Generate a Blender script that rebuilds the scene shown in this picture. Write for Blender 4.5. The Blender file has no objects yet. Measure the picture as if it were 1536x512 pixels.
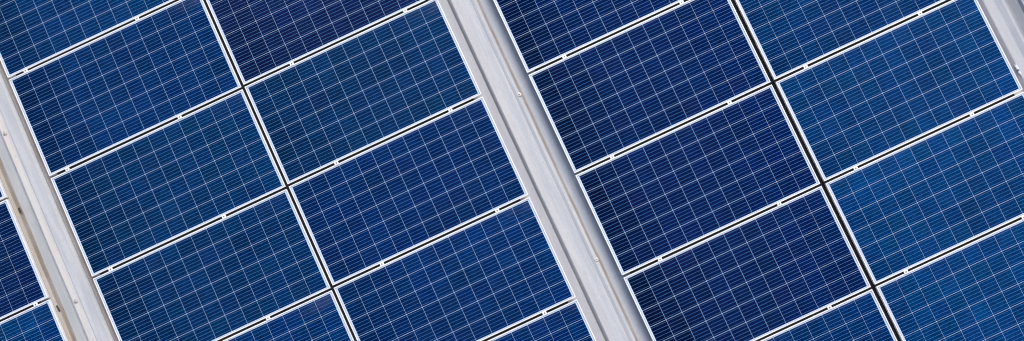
import bpy, bmesh, math, random
from mathutils import Vector, Euler
random.seed(11)
S = bpy.context.scene
COL = S.collection

# ------------------------------------------------------------------ camera
CAM_LOC = Vector((1.9765, -3.5624, 9.6406))
CAM_ROT = Euler((0.0734, 0.0398, -0.4331), 'XYZ')
cd = bpy.data.cameras.new('camera')
cd.sensor_fit = 'HORIZONTAL'
cd.sensor_width = 36.0
cd.lens = 36.0 * 1600 / 1536
cd.clip_start = 0.1
cd.clip_end = 500
cam = bpy.data.objects.new('camera', cd)
COL.objects.link(cam)
cam.location = CAM_LOC
cam.rotation_euler = CAM_ROT
S.camera = cam

# ------------------------------------------------------------------ light
SUN_EL, SUN_AZ = math.radians(48), math.radians(38)      # azimuth clockwise from +Y
w = bpy.data.worlds.new('World')
S.world = w
w.use_nodes = True
nt = w.node_tree
sky = nt.nodes.new('ShaderNodeTexSky')
sky.sky_type = 'NISHITA'
sky.sun_disc = False
sky.sun_elevation = SUN_EL
sky.sun_rotation = SUN_AZ
sky.air_density = 1.0
sky.dust_density = 4.0
sky.ozone_density = 1.0
bg = nt.nodes['Background']
nt.links.new(sky.outputs[0], bg.inputs[0])
bg.inputs[1].default_value = 0.11
sl = bpy.data.lights.new('sun', 'SUN')
sl.energy = 1.4
sl.angle = math.radians(34)
sl.color = (1.0, 0.95, 0.88)
sun = bpy.data.objects.new('sun', sl)
COL.objects.link(sun)
d = Vector((math.sin(SUN_AZ) * math.cos(SUN_EL), math.cos(SUN_AZ) * math.cos(SUN_EL), math.sin(SUN_EL)))
sun.rotation_euler = d.to_track_quat('Z', 'Y').to_euler()
sun.location = (8, 2, 12)
S.cycles.pixel_filter_type = 'BLACKMAN_HARRIS'
S.cycles.filter_width = 1.05                            # crisp, like the photograph's sharpened edges
S.view_settings.view_transform = 'Standard'
S.view_settings.look = 'None'
S.view_settings.gamma = 1.0
S.view_settings.exposure = 0.62

# ------------------------------------------------------------------ materials
class NB:
    """tiny node helper"""
    def __init__(s, name):
        s.m = bpy.data.materials.new(name)
        s.m.use_nodes = True
        s.t = s.m.node_tree
        s.p = s.t.nodes['Principled BSDF']
    def n(s, kind, **kw):
        nd = s.t.nodes.new(kind)
        for k, v in kw.items():
            setattr(nd, k, v)
        return nd
    def put(s, sock, v):
        if isinstance(v, bpy.types.NodeSocket):
            s.t.links.new(v, sock)
        else:
            sock.default_value = v
    def math(s, op, a, b=0.0, c=None, clamp=False):
        nd = s.n('ShaderNodeMath', operation=op, use_clamp=clamp)
        s.put(nd.inputs[0], a)
        s.put(nd.inputs[1], b)
        if c is not None:
            s.put(nd.inputs[2], c)
        return nd.outputs[0]
    def mix(s, f, a, b, blend='MIX'):
        nd = s.n('ShaderNodeMix', data_type='RGBA', blend_type=blend)
        s.put(nd.inputs[0], f)
        s.put(nd.inputs[6], a)
        s.put(nd.inputs[7], b)
        return nd.outputs[2]
    def pos(s):
        return s.n('ShaderNodeNewGeometry').outputs['Position']
    def scaled(s, v, sc):
        nd = s.n('ShaderNodeMapping')
        s.t.links.new(v, nd.inputs[0])
        nd.inputs['Scale'].default_value = sc
        return nd.outputs[0]
    def noise(s, v, scale, detail=4.0, rough=0.6):
        nd = s.n('ShaderNodeTexNoise')
        s.t.links.new(v, nd.inputs['Vector'])
        nd.inputs['Scale'].default_value = scale
        nd.inputs['Detail'].default_value = detail
        nd.inputs['Roughness'].default_value = rough
        return nd.outputs['Fac']
    def ramp(s, f, lo, hi, a=0.0, b=1.0):
        nd = s.n('ShaderNodeMapRange', interpolation_type='SMOOTHSTEP')
        s.put(nd.inputs[0], f)
        for i, x in enumerate((lo, hi, a, b)):
            nd.inputs[i + 1].default_value = x
        return nd.outputs[0]
    def xyz(s, v):
        nd = s.n('ShaderNodeSeparateXYZ')
        s.t.links.new(v, nd.inputs[0])
        return nd.outputs
    def bump(s, h, strength, dist):
        nd = s.n('ShaderNodeBump')
        nd.inputs['Strength'].default_value = strength
        nd.inputs['Distance'].default_value = dist
        s.t.links.new(h, nd.inputs['Height'])
        s.t.links.new(nd.outputs[0], s.p.inputs['Normal'])

def c4(r, g, b):
    return (r, g, b, 1.0)

PIT = 1.0136

# --- poly-crystalline cell: tone comes from each object's own colour
def mat_cell():
    b = NB('silicon_cell')
    oi = b.n('ShaderNodeObjectInfo')
    base = oi.outputs['Color']
    P = b.pos()
    vo = b.n('ShaderNodeTexVoronoi')
    b.t.links.new(b.scaled(P, (1, 1, 1)), vo.inputs['Vector'])
    vo.inputs['Scale'].default_value = 70
    flake = b.n('ShaderNodeSeparateColor')
    b.t.links.new(vo.outputs['Color'], flake.inputs[0])
    gr = b.math('MULTIPLY_ADD', flake.outputs[0], 0.5, 0.75)
    cl = b.noise(P, 3.2, 3, 0.5)
    gr = b.math('MULTIPLY', gr, b.ramp(cl, 0.3, 0.7, 0.88, 1.12))
    col = b.mix(1.0, base, gr, 'MULTIPLY')
    # dust film: thin veil overall, thicker washed-up patches by the panel corners
    x, y, z = b.xyz(P)
    row = b.math('FRACT', b.math('DIVIDE', b.math('MULTIPLY', y, -1.0), PIT))       # 0 at the upper edge
    up = b.ramp(row, 0.04, 0.17, 1.0, 0.0)
    near = b.ramp(x, -0.62, -0.05, 0.0, 1.0)
    near = b.math('MULTIPLY', near, b.ramp(x, 0.0, 0.02, 1.0, 0.0))
    near2 = b.math('MULTIPLY', b.ramp(x, 1.55, 1.95, 0.0, 0.8), b.ramp(x, 2.0, 2.05, 1.0, 0.0))
    dn = b.noise(P, 9, 4, 0.6)
    veil = b.math('MULTIPLY', up, b.math('ADD', near, near2))
    veil = b.math('MULTIPLY', veil, b.ramp(dn, 0.3, 0.65, 0.25, 1.0))
    veil = b.math('MULTIPLY', veil, b.ramp(b.noise(P, 0.9, 2), 0.40, 0.60, 0.1, 1.0))
    veil = b.math('MULTIPLY_ADD', veil, 0.13, b.ramp(dn, 0.45, 0.8, 0.0, 0.006))
    veil = b.math('MAXIMUM', veil, b.math('MULTIPLY', b.ramp(row, 0.02, 0.06, 1.0, 0.0), 0.03))
    sp = b.noise(P, 160, 2, 0.5)
    veil = b.math('ADD', veil, b.ramp(sp, 0.74, 0.8, 0.0, 0.25))
    col = b.mix(veil, col, c4(0.36, 0.31, 0.34))
    b.put(b.p.inputs['Base Color'], col)
    b.p.inputs['Roughness'].default_value = 0.16
    b.p.inputs['Specular IOR Level'].default_value = 0.09
    b.p.inputs['Specular Tint'].default_value = c4(0.12, 0.42, 1.0)      # blue anti-reflection coating of the glass
    return b.m

def mat_busbar():
    b = NB('busbar_ribbon')
    n = b.noise(b.pos(), 12, 2)
    col = b.mix(b.ramp(n, 0.35, 0.7, 0.0, 0.5), c4(0.09, 0.26, 0.58), c4(0.06, 0.17, 0.38))
    b.put(b.p.inputs['Base Color'], col)
    b.p.inputs['Roughness'].default_value = 0.5
    return b.m

def mat_backsheet():
    b = NB('white_backsheet')
    n = b.noise(b.pos(), 14, 3)
    col = b.mix(n, c4(0.42, 0.53, 0.76), c4(0.55, 0.65, 0.84))
    b.put(b.p.inputs['Base Color'], col)
    b.p.inputs['Roughness'].default_value = 0.4
    return b.m

def mat_frame():
    b = NB('pale_anodised_aluminium')
    P = b.pos()
    n = b.noise(P, 5, 5, 0.65)
    f = b.noise(P, 60, 3, 0.7)
    col = b.mix(b.ramp(n, 0.3, 0.75), c4(0.86, 0.87, 0.89), c4(0.72, 0.73, 0.76))
    col = b.mix(b.ramp(f, 0.62, 0.80, 0.0, 0.35), col, c4(0.48, 0.46, 0.45))
    b.put(b.p.inputs['Base Color'], col)
    b.p.inputs['Roughness'].default_value = 0.42
    b.p.inputs['Metallic'].default_value = 0.15
    b.bump(f, 0.15, 0.001)
    return b.m

def mat_plain(name, col, rough=0.5, metal=0.0, var=0.15):
    b = NB(name)
    n = b.noise(b.pos(), 40, 3)
    k = b.math('MULTIPLY_ADD', n, var * 2, 1 - var)
    b.put(b.p.inputs['Base Color'], b.mix(1.0, c4(*col), k, 'MULTIPLY'))
    b.p.inputs['Roughness'].default_value = rough
    b.p.inputs['Metallic'].default_value = metal
    return b.m

# --- weathered coated steel roof: streaks along the fall, dirt lines where water stands, painted shade bands
DIRT_SHADE = [  # x, half width, strength, colour
    (2.305, 0.017, 0.75, (0.24, 0.17, 0.13)),
    (2.245, 0.016, 0.35, (0.33, 0.33, 0.35)),  # grey of the ramp turned from the light, painted in
    (2.050, 0.016, 0.55, (0.17, 0.16, 0.17)),  # shade of the left riser painted in, with some dirt
    (2.010, 0.050, 0.50, (0.33, 0.33, 0.38)),
    (2.370, 0.060, 0.45, (0.44, 0.50, 0.58)),
    (-2.385, 0.020, 0.90, (0.13, 0.09, 0.06)),
    (-2.335, 0.060, 0.65, (0.31, 0.34, 0.36)),
    (-2.272, 0.011, 0.80, (0.13, 0.13, 0.14)),  # shade at the riser's foot, painted in
    (-2.010, 0.058, 0.95, (0.26, 0.20, 0.16)),  # brown dirt, with the panel's shade painted in
    (-2.435, 0.065, 0.92, (0.42, 0.36, 0.28)),
    (-2.228, 0.034, 0.60, (0.58, 0.53, 0.47)),
    (-2.187, 0.007, 0.50, (0.33, 0.31, 0.30)),
    (2.105, 0.035, 0.22, (0.62, 0.54, 0.47)),
    (6.620, 0.340, 0.45, (0.33, 0.35, 0.39)),  # overall shade of the right gutter, painted in grey
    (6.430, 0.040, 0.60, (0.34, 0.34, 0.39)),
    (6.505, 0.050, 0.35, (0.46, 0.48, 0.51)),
    (6.585, 0.045, 0.75, (0.29, 0.33, 0.39)),  # shaded slope of the rib, painted in
    (6.705, 0.080, 0.90, (0.19, 0.21, 0.25)),  # shade beside the neighbouring panel, painted in
]
def mat_roof():
    b = NB('weathered_steel_roofing')
    P = b.pos()
    x, y, z = b.xyz(P)
    st = b.noise(b.scaled(P, (9, 0.7, 1)), 2.2, 5, 0.62)
    sp = b.noise(P, 26, 5, 0.7)
    fine = b.noise(P, 190, 3, 0.75)
    col = b.mix(b.ramp(st, 0.3, 0.72), c4(0.43, 0.45, 0.49), c4(0.55, 0.565, 0.59))
    col = b.mix(b.ramp(sp, 0.45, 0.75, 0.0, 0.35), col, c4(0.40, 0.43, 0.48))
    col = b.mix(b.ramp(fine, 0.38, 0.68, 0.0, 0.50), col, c4(0.33, 0.35, 0.38))
    wob = b.math('MULTIPLY_ADD', b.noise(b.scaled(P, (1, 1, 1)), 2.5, 4, 0.6), 0.016, -0.008)
    xx = b.math('ADD', x, wob)
    br = b.noise(b.scaled(P, (3, 1, 1)), 3.0, 4, 0.65)
    for cx, hw, s, rgb in DIRT_SHADE:
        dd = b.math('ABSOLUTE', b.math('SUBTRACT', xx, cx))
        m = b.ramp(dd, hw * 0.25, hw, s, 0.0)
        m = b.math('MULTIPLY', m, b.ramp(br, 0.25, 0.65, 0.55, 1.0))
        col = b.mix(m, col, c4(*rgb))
    spot = b.noise(P, 48, 2, 0.4)
    col = b.mix(b.ramp(spot, 0.70, 0.76, 0.0, 0.5), col, c4(0.28, 0.25, 0.22))
    b.put(b.p.inputs['Base Color'], col)
    b.put(b.p.inputs['Roughness'], b.ramp(sp, 0.3, 0.7, 0.42, 0.6))
    b.p.inputs['Metallic'].default_value = 0.0
    b.bump(b.math('MULTIPLY_ADD', st, 1.0, fine), 0.2, 0.003)
    return b.m

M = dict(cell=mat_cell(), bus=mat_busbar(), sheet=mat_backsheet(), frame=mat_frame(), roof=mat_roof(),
         bolt=mat_plain('dull_steel', (0.20, 0.21, 0.22), 0.45, 0.5),
         clamp=mat_plain('clamp_aluminium', (0.88, 0.89, 0.90), 0.42, 0.15, 0.06),
         rubber2=mat_plain('worn_rubber_ring', (0.42, 0.39, 0.36), 0.8, 0.0, 0.5),
         ridge_shade=mat_plain('ridge_shade_dark', (0.016, 0.018, 0.024), 0.9),  # dark fill, the wider ridge gap's shade put into colour
         lip_shade=mat_plain('grey_lip_shade', (0.34, 0.36, 0.40), 0.6),  # grey ring painting in the shadow line inside the frame lip
         rubber=mat_plain('joint_shade_black', (0.0025, 0.0028, 0.004), 1.0),  # near-black fill, deep shade of the joints put into colour
         dark=mat_plain('blackened_metal', (0.05, 0.042, 0.036), 0.7),
         washer=mat_plain('zinc_washer', (0.48, 0.48, 0.48), 0.5, 0.3, 0.3),
         rust=mat_plain('rusty_screw', (0.42, 0.38, 0.34), 0.7, 0.2, 0.4),
         chalk=mat_plain('sealant_smear', (0.66, 0.68, 0.72), 0.6, 0.0, 0.1))

# ------------------------------------------------------------------ mesh helpers
def mesh(name, verts, faces, mats, mi=None):
    me = bpy.data.meshes.new(name)
    me.from_pydata(verts, [], faces)
    for m in mats:
        me.materials.append(m)
    if mi:
        me.polygons.foreach_set('material_index', mi)
    me.update()
    return me

def link(name, me, parent=None, loc=(0, 0, 0)):
    o = bpy.data.objects.new(name, me)
    COL.objects.link(o)
    o.parent = parent
    o.location = loc
    return o

def bm_mesh(name, bm, mats):
    me = bpy.data.meshes.new(name)
    bmesh.ops.recalc_face_normals(bm, faces=bm.faces)
    bm.to_mesh(me)
    bm.free()
    for m in mats:
        me.materials.append(m)
    return me

def bm_box(bm, x0, x1, y0, y1, z0, z1, mi=0, bev=0.0):
    v = [bm.verts.new(p) for p in ((x0, y0, z0), (x1, y0, z0), (x1, y1, z0), (x0, y1, z0),
                                   (x0, y0, z1), (x1, y0, z1), (x1, y1, z1), (x0, y1, z1))]
    fs = [bm.faces.new([v[i] for i in f]) for f in ((3, 2, 1, 0), (4, 5, 6, 7), (0, 1, 5, 4), (1, 2, 6, 5), (2, 3, 7, 6), (3, 0, 4, 7))]
    for f in fs:
        f.material_index = mi
    if bev:
        es = [e for e in fs[1].edges]
        r = bmesh.ops.bevel(bm, geom=es, offset=bev, segments=1, affect='EDGES')
        for f in r['faces']:
            f.material_index = mi
    return fs

def bm_prism(bm, n, r, z0, z1, cx=0, cy=0, mi=0, r1=None, ph=0.0):
    r1 = r if r1 is None else r1
    a = [bm.verts.new((cx + r * math.cos(ph + 2 * math.pi * i / n), cy + r * math.sin(ph + 2 * math.pi * i / n), z0)) for i in range(n)]
    c = [bm.verts.new((cx + r1 * math.cos(ph + 2 * math.pi * i / n), cy + r1 * math.sin(ph + 2 * math.pi * i / n), z1)) for i in range(n)]
    fs = [bm.faces.new(c)]
    for i in range(n):
        fs.append(bm.faces.new((a[i], a[(i + 1) % n], c[(i + 1) % n], c[i])))
    for f in fs:
        f.material_index = mi

# ------------------------------------------------------------------ the roof
roof = bpy.data.objects.new('roof', None)
COL.objects.link(roof)
roof['kind'] = 'structure'
roof['label'] = 'pale weathered metal roof under the solar panels'
Y0, Y1 = -11.0, 5.0
PAN = -0.120
def strip(name, prof, seed, step=0.25, wob=0.0011):
    """profile (x, z) drawn out along y with the slight waviness of thin sheet metal"""
    rr = random.Random(seed)
    n = int((Y1 - Y0) / step)
    vs, fs = [], []
    k = len(prof)
    lx = lz = 0.0
    for j in range(n + 1):
        lx = 0.7 * lx + rr.uniform(-wob, wob)
        for i, (x, z) in enumerate(prof):
            e = 0 if i in (0, k - 1) else 1
            vs.append((x + e * (lx + rr.uniform(-wob, wob) * 0.35), Y0 + j * step, z + e * rr.uniform(-wob, wob) * 0.4))
    for j in range(n):
        for i in range(k - 1):
            a = j * k + i
            fs.append((a, a + 1, a + k + 1, a + k))
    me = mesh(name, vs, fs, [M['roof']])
    return link(name, me, roof)

# rib cross sections as (x, z); pans lie between them
RIBS = [
    [(-2.560, PAN), (-2.535, -0.076), (-2.424, -0.076), (-2.420, -0.080), (-2.395, -0.081), (-2.391, PAN)],
    [(-2.276, PAN), (-2.264, -0.082), (-2.252, -0.076), (-2.193, -0.086), (-2.189, -0.083), (-2.084, -0.085), (-2.056, -0.104), (-2.050, PAN)],
    [(2.044, PAN), (2.072, -0.086), (2.080, -0.083), (2.229, -0.083), (2.233, -0.0845), (2.257, -0.079), (2.264, -0.077), (2.289, -0.091), (2.302, PAN)],
    [(6.424, PAN), (6.462, -0.090), (6.470, -0.088), (6.552, -0.089), (6.610, -0.080), (6.636, -0.088), (6.642, PAN)],
    [(6.760, PAN), (6.772, -0.086), (6.930, -0.084), (6.960, PAN)],
]
ribs = []
edges = [-14.0]
for i, pr in enumerate(RIBS):
    ribs.append(strip('rib', pr, 40 + i))
    edges += [pr[0][0], pr[-1][0]]
edges.append(16.0)
for i in range(0, len(edges), 2):
    a, b_ = edges[i], edges[i + 1]
    strip('roof_sheet', [(a, PAN), (a + (b_ - a) * 0.5, PAN), (b_, PAN)], 70 + i, 0.5, 0.0006)

# fixing screws on the ribs
def screw_mesh():
    bm = bmesh.new()
    bm_prism(bm, 16, 0.0235, 0.0, 0.0018, mi=2, r1=0.0220)
    bm_prism(bm, 16, 0.0190, 0.0018, 0.0036, mi=0, r1=0.0160)
    bm_prism(bm, 6, 0.0095, 0.0045, 0.0120, mi=1, r1=0.0085)
    bm_prism(bm, 10, 0.0060, 0.0120, 0.0135, mi=0, r1=0.0040)
    return bm_mesh('screw', bm, [M['washer'], M['rust'], M['rubber2']])
SCREW = screw_mesh()
for rib, x, y, z, a in ((1, -2.234, -0.435, -0.0795, -9), (1, -2.232, -2.150, -0.0795, -9), (2, 2.279, -2.140, -0.0845, 22), (2, 2.281, -3.806, -0.0845, 22)):
    o = link('screw', SCREW, ribs[rib], (x, y, z))
    o.rotation_euler = (0, math.radians(a), random.uniform(0, 1))

# chalky sealant round the screw by the right gutter, dark clips on the left one
def smear_mesh():
    rr = random.Random(5)
    n = 26
    ring = []
    for i in range(n):
        t = 2 * math.pi * i / n
        k = 1 + rr.uniform(-.28, .28)
        ring.append((0.013 * k * math.cos(t), 0.062 * k * math.sin(t)))
    vs = [(x, y, 0) for x, y in ring] + [(x * .6, y * .7, 0.004) for x, y in ring]
    fs = [(i, (i + 1) % n, n + (i + 1) % n, n + i) for i in range(n)] + [tuple(range(n, 2 * n))]
    return mesh('sealant', vs, fs, [M['chalk']])
sm = link('sealant', smear_mesh(), ribs[3], (6.462, -3.862, -0.0885))
sm.rotation_euler = (0, 0, 0.06)
bm = bmesh.new()
bm_prism(bm, 8, 0.011, 0.0, 0.009, mi=0, r1=0.008)
o = link('screw', bm_mesh('screw', bm, [M['bolt']]), ribs[3], (6.460, -3.858, -0.0850))
def clip_mesh(n, w_, l_):
    bm = bmesh.new()
    for i in range(n):
        y = (i - (n - 1) / 2) * l_ * 1.25
        bm_box(bm, -w_ / 2, w_ / 2, y - l_ / 2, y + l_ / 2, -0.004, 0.007, bev=0.002)
    return bm_mesh('clip', bm, [M['dark']])
o = link('clip', clip_mesh(1, 0.014, 0.062), ribs[0], (-2.402, -2.140, -0.0800))
o.rotation_euler = (0, 0, 0.10)
o = link('clip', clip_mesh(2, 0.018, 0.020), ribs[0], (-2.381, -1.150, -0.0880))

# ------------------------------------------------------------------ solar panel prototype
L, W, H = 1.956, 0.992, 0.040
NX, NY, CP = 12, 6, 0.1585
TOP = H
def frame_mesh():
    prof = [(0.028, 0.0), (0.0, 0.0), (0.0, H - 0.0012), (0.0012, H), (0.0100, H), (0.0105, H - 0.0035), (0.0150, H - 0.0039)]
    vs, fs = [], []
    for dd, z in prof:
        x, y = L / 2 - dd, W / 2 - dd
        vs += [(-x, -y, z), (x, -y, z), (x, y, z), (-x, y, z)]
    for i in range(len(prof) - 1):
        for k in range(4):
            a, b_ = i * 4 + k, i * 4 + (k + 1) % 4
            fs.append((a, b_, b_ + 4, a + 4))
    n = len(fs)
    return mesh('frame', vs, fs, [M['frame'], M['lip_shade']], [1 if i >= n - 4 else 0 for i in range(n)])

def sheet_mesh():
    x, y, z0, z1 = L / 2 - 0.0112, W / 2 - 0.0112, H - 0.0090, H - 0.0042
    vs = [(-x, -y, z0), (x, -y, z0), (x, y, z0), (-x, y, z0), (-x, -y, z1), (x, -y, z1), (x, y, z1), (-x, y, z1)]
    return mesh('backsheet', vs, [(3, 2, 1, 0), (4, 5, 6, 7), (0, 1, 5, 4), (1, 2, 6, 5), (2, 3, 7, 6), (3, 0, 4, 7)], [M['sheet']])

def cell_mesh():
    hx, hy, ch, t = 0.1565 / 2, 0.1556 / 2, 0.0024, 0.0006
    ring = [(-hx + ch, -hy), (hx - ch, -hy), (hx, -hy + ch), (hx, hy - ch), (hx - ch, hy), (-hx + ch, hy), (-hx, hy - ch), (-hx, -hy + ch)]
    vs = [(x, y, 0) for x, y in ring] + [(x, y, t) for x, y in ring]
    fs = [tuple(range(8, 16))] + [(i, (i + 1) % 8, 8 + (i + 1) % 8, 8 + i) for i in range(8)]
    mi = [0] * len(fs)
    for k in range(5):                                   # five solder ribbons, a hair proud of the silicon
        y = (k - 2) * 0.0310
        b_ = len(vs)
        hw = 0.00085
        vs += [(-hx - 0.0012, y - hw, t + 0.0003), (hx + 0.0012, y - hw, t + 0.0003), (hx + 0.0012, y + hw, t + 0.0003), (-hx - 0.0012, y + hw, t + 0.0003)]
        fs.append((b_, b_ + 1, b_ + 2, b_ + 3))
        mi.append(1)
    return mesh('cell', vs, fs, [M['cell'], M['bus']], mi)

FRAME, SHEET, CELL = frame_mesh(), sheet_mesh(), cell_mesh()
proto = bpy.data.objects.new('solar_panel', None)
COL.objects.link(proto)
PARTS = [link('frame', FRAME, proto), link('backsheet', SHEET, proto)]
for j in range(NY):
    for i in range(NX):
        PARTS.append(link('cell', CELL, proto, ((i - 5.5) * CP, (j - 2.5) * CP, H - 0.0040)))
USED = [False]

def gap_shade_mesh(side):
    """added black strip standing in for the shade of the joint below the panel; stops short of the gutter end"""
    bm = bmesh.new()
    x0, x1 = (-L / 2 + 0.075, L / 2 + 0.006) if side < 0 else (-L / 2 - 0.006, L / 2 - 0.085)
    bm_box(bm, x0, x1, -W / 2 - 0.0206, -W / 2 - 0.0008, H - 0.022, H - 0.010)
    return bm_mesh('gap_shade', bm, [M['rubber']])  # 'rubber' is the near-black joint shade fill
def ridge_mesh(g, drop):
    bm = bmesh.new()
    bm_box(bm, L / 2 + 0.0008, L / 2 + g - 0.0012, -W / 2 - 0.0206, W / 2 + 0.0008, H - drop - 0.012, H - drop)  # added dark strip standing in for the ridge gap's shade
    return bm_mesh('gap_shade', bm, [M['rubber'] if g < 0.03 else M['ridge_shade']])  # 'rubber' is the near-black joint shade fill
GAP_SHADE = {-1: gap_shade_mesh(-1), 1: gap_shade_mesh(1)}

def tint(base, i, j, rnd, grad, gx, gy):
    """silicon tone of one cell: batch tone, scatter, darker cells towards one end of the string"""
    k = rnd.gauss(1.0, 0.05) * (1.0 - grad * max(0.0, 1.0 - i / 3.0))
    k *= 1 + gx * (i / 11 - .5) + gy * (j / 5 - .5)  # random soft gradient: glass reflection painted into the cell tone
    h = rnd.gauss(0.0, 0.045) + 0.05
    p = max(0.0, rnd.gauss(-0.0006, 0.0010))
    return (max(0.0001, base[0] * k + p), base[1] * k * (1 + h), base[2] * k * (1 - h * 0.4), 1.0)

def solar_panel(x, y, base, grad, rnd, side, ridge):
    if not USED[0]:
        root, parts = proto, PARTS
        USED[0] = True
    else:
        root = proto.copy()
        COL.objects.link(root)
        parts = []
        for ch in PARTS:
            c = ch.copy()
            COL.objects.link(c)
            c.parent = root
            parts.append(c)
    root.location = (x + rnd.uniform(-.0012, .0012), y + rnd.uniform(-.0008, .0008), -H + rnd.uniform(-.001, .001))
    root.rotation_euler = (rnd.uniform(-.001, .001), rnd.uniform(-.0008, .0008), rnd.uniform(-.0009, .0009))
    link('gap_shade', GAP_SHADE[side], root)
    if ridge:
        link('gap_shade', ridge, root)
    gx, gy = rnd.gauss(0.06, 0.12), rnd.gauss(0.0, 0.09)
    for k, o in enumerate(parts[2:]):
        o.color = tint(base, k % NX, k // NX, rnd, grad, gx, gy)
    return root

# ------------------------------------------------------------------ projection (only to know which panels the photo shows)
RT = CAM_ROT.to_matrix().transposed()
def px(p):
    q = RT @ (Vector(p) - CAM_LOC)
    return 768 - 1600 * q.x / q.z, 256 + 1600 * q.y / q.z
def seen(x, y):
    n = 0
    for i in range(25):
        for j in range(13):
            u, v = px((x + (i / 24 - .5) * L, y + (j / 12 - .5) * W, 0))
            n += 0 <= u < 1536 and 0 <= v < 512
    return n

# ------------------------------------------------------------------ the field of panels
GB, GC = 0.0267, 0.0415
XC, XA = 4.4030, -4.3799
hl = L / 2
COLS = {   # key: centre x, offset along y, words for the label
    'far_left':   (XA + 0.010 + hl, -0.0036, 'at the left edge of the photo'),
    'left':       (-GB / 2 - hl, 0.0, 'right of the left gutter'),
    'mid_left':   (GB / 2 + hl, 0.0101, 'left of the middle gutter'),
    'mid_right':  (XC - GC / 2 - hl, 0.0115, 'right of the middle gutter'),
    'right':      (XC + GC / 2 + hl, 0.0147, 'left of the right gutter'),
    'far_right':  (XC + GC / 2 + L + 0.47 + hl, 0.0147, 'right of the right gutter'),
}
TONE = {   # linear silicon tone by column, then by panel where one differs
    'far_left': (0.0016, 0.0107, 0.0660), 'left': (0.0001, 0.0175, 0.0887), 'mid_left': (0.0001, 0.0160, 0.0887),
    'mid_right': (0.0001, 0.0094, 0.0684), 'right': (0.0001, 0.0266, 0.1188), 'far_right': (0.0001, 0.0252, 0.1118),
}
SPECIAL = {
    ('mid_left', 1): (0.0042, 0.0115, 0.0640), ('mid_left', 2): (0.0004, 0.0188, 0.0794), ('mid_left', 3): (0.0001, 0.0141, 0.0850),
    ('left', 2): (0.0001, 0.0199, 0.0847), ('left', 3): (0.0001, 0.0184, 0.0813), ('left', 0): (0.0001, 0.0221, 0.1016), ('left', 1): (0.0001, 0.0175, 0.0913),
    ('far_left', 2): (0.0018, 0.0105, 0.0638), ('far_left', 3): (0.0001, 0.0230, 0.1050),
    ('mid_right', 4): (0.0006, 0.0089, 0.0665), ('mid_right', 5): (0.0011, 0.0089, 0.0609), ('mid_right', 6): (0.0001, 0.0190, 0.0970),
    ('right', 2): (0.0001, 0.0209, 0.1013), ('right', 3): (0.0001, 0.0227, 0.1084), ('right', 5): (0.0001, 0.0284, 0.1243), ('right', 6): (0.0001, 0.0304, 0.1293),
}
GRAD = {'far_left': .0, 'left': .42, 'mid_left': .18, 'mid_right': .52, 'right': .10, 'far_right': .1}
ORD = ['top', 'second', 'third', 'fourth', 'fifth', 'sixth']
TONEWORD = {'far_left': 'navy', 'left': 'navy', 'mid_left': 'navy', 'mid_right': 'dark navy', 'right': 'brighter blue'}
shown = {}
RIDGE = {'left': ridge_mesh(GB, 0.012), 'mid_right': ridge_mesh(GC, 0.055)}
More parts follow.
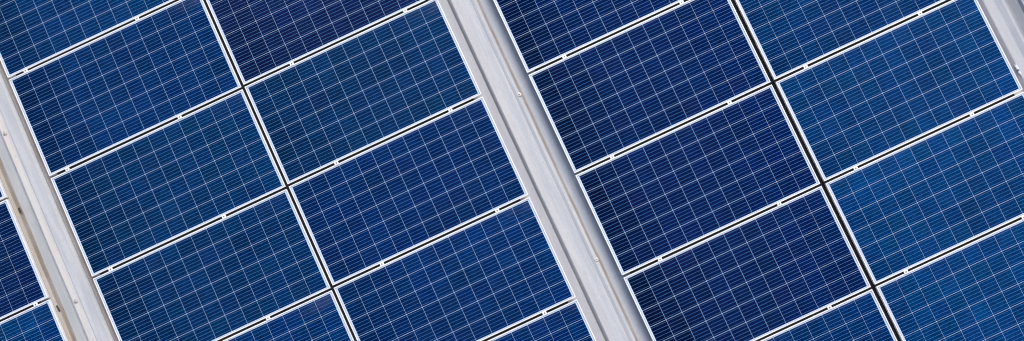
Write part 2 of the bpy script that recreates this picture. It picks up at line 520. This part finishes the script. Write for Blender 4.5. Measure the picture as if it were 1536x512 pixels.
for key, (cx, dy, words) in COLS.items():
    rows = [k for k in range(-1, 9) if seen(cx, -(k - .5) * PIT + dy) > 0]
    if not rows:
        rng = range(1, 9)
    else:
        rng = range(rows[0] - 1, rows[-1] + 2)
    shown[key] = rows
    for k in rng:
        rnd = random.Random(hash((len(key), k, round(cx * 10))) & 0xffff)
        o = solar_panel(cx, -(k - .5) * PIT + dy, SPECIAL.get((key, k), TONE[key]), GRAD[key], rnd, -1 if key in ('left', 'mid_right', 'far_right') else 1, RIDGE.get(key))
        o['category'] = 'solar panel'
        if k in rows:
            r = rows.index(k)
            pos = 'bottom' if k == rows[-1] else ORD[r]
            where = 'in the column ' + words if key != 'far_left' else words
            o['label'] = '%s solar panel, %s one %s' % (TONEWORD[key], pos, where)
            o['group'] = 'solar panels in columns on the roof'
        else:
            if not rows:
                o['label'] = 'blue solar panel %s, %s one from the top' % (words, ('first', 'second', 'third', 'fourth', 'fifth', 'sixth', 'seventh', 'eighth')[k - 1])
            elif k < rows[0]:
                o['label'] = 'blue solar panel topping the column %s, beyond the photo' % words
            else:
                o['label'] = 'blue solar panel ending the column %s, below the photo' % words
            o['group'] = 'solar panels beyond the edge of the photo'

# ------------------------------------------------------------------ clamps in the joints
def clamp_proto():
    r = bpy.data.objects.new('panel_clamp', None)
    COL.objects.link(r)
    bm = bmesh.new()
    bm_box(bm, -0.0195, 0.0195, -0.0175, 0.0175, 0.0006, 0.0040, bev=0.0010)
    link('cap', bm_mesh('cap', bm, [M['clamp']]), r)
    bm = bmesh.new()
    bm_prism(bm, 6, 0.0068, 0.0040, 0.0075)
    bm_prism(bm, 6, 0.0036, 0.0075, 0.0078)
    link('bolt', bm_mesh('bolt', bm, [M['bolt']]), r)
    bm = bmesh.new()
    bm_box(bm, -0.017, 0.017, -0.0080, 0.0080, PAN, 0.0006)
    link('stem', bm_mesh('stem', bm, [M['clamp']]), r)
    return r
CL0 = clamp_proto()
CLP = list(CL0.children)
first = True
CLX = {'far_left': [-2.543, -3.69], 'left': [-1.786, -0.643], 'mid_left': [0.502, 1.652], 'mid_right': [2.796, 3.969], 'right': [4.723, 5.868]}
GAPY = 0.0
for key, xs in CLX.items():
    cx, dy, words = COLS[key]
    rows = shown[key]
    for r in range(rows[0] - 1, rows[-1] + 1):
        for side, x in zip(('left', 'right'), sorted(xs)):
            y = -r * PIT + dy
            u, v = px((x, y, 0))
            if not (-8 < u < 1544 and -8 < v < 520):
                continue
            if first:
                o = CL0
                first = False
            else:
                o = CL0.copy()
                COL.objects.link(o)
                for ch in CLP:
                    c = ch.copy()
                    COL.objects.link(c)
                    c.parent = o
            o.location = (x + random.uniform(-.004, .004), y, 0)
            o.rotation_euler = (0, 0, random.uniform(-.02, .02))
            a = ORD[rows.index(r)] if r in rows else 'top'
            o['label'] = '%s white clamp on joint under %s panel %s' % (side, a, words)
            o['category'] = 'clamp'
            o['group'] = 'clamps bridging the joints between panels'
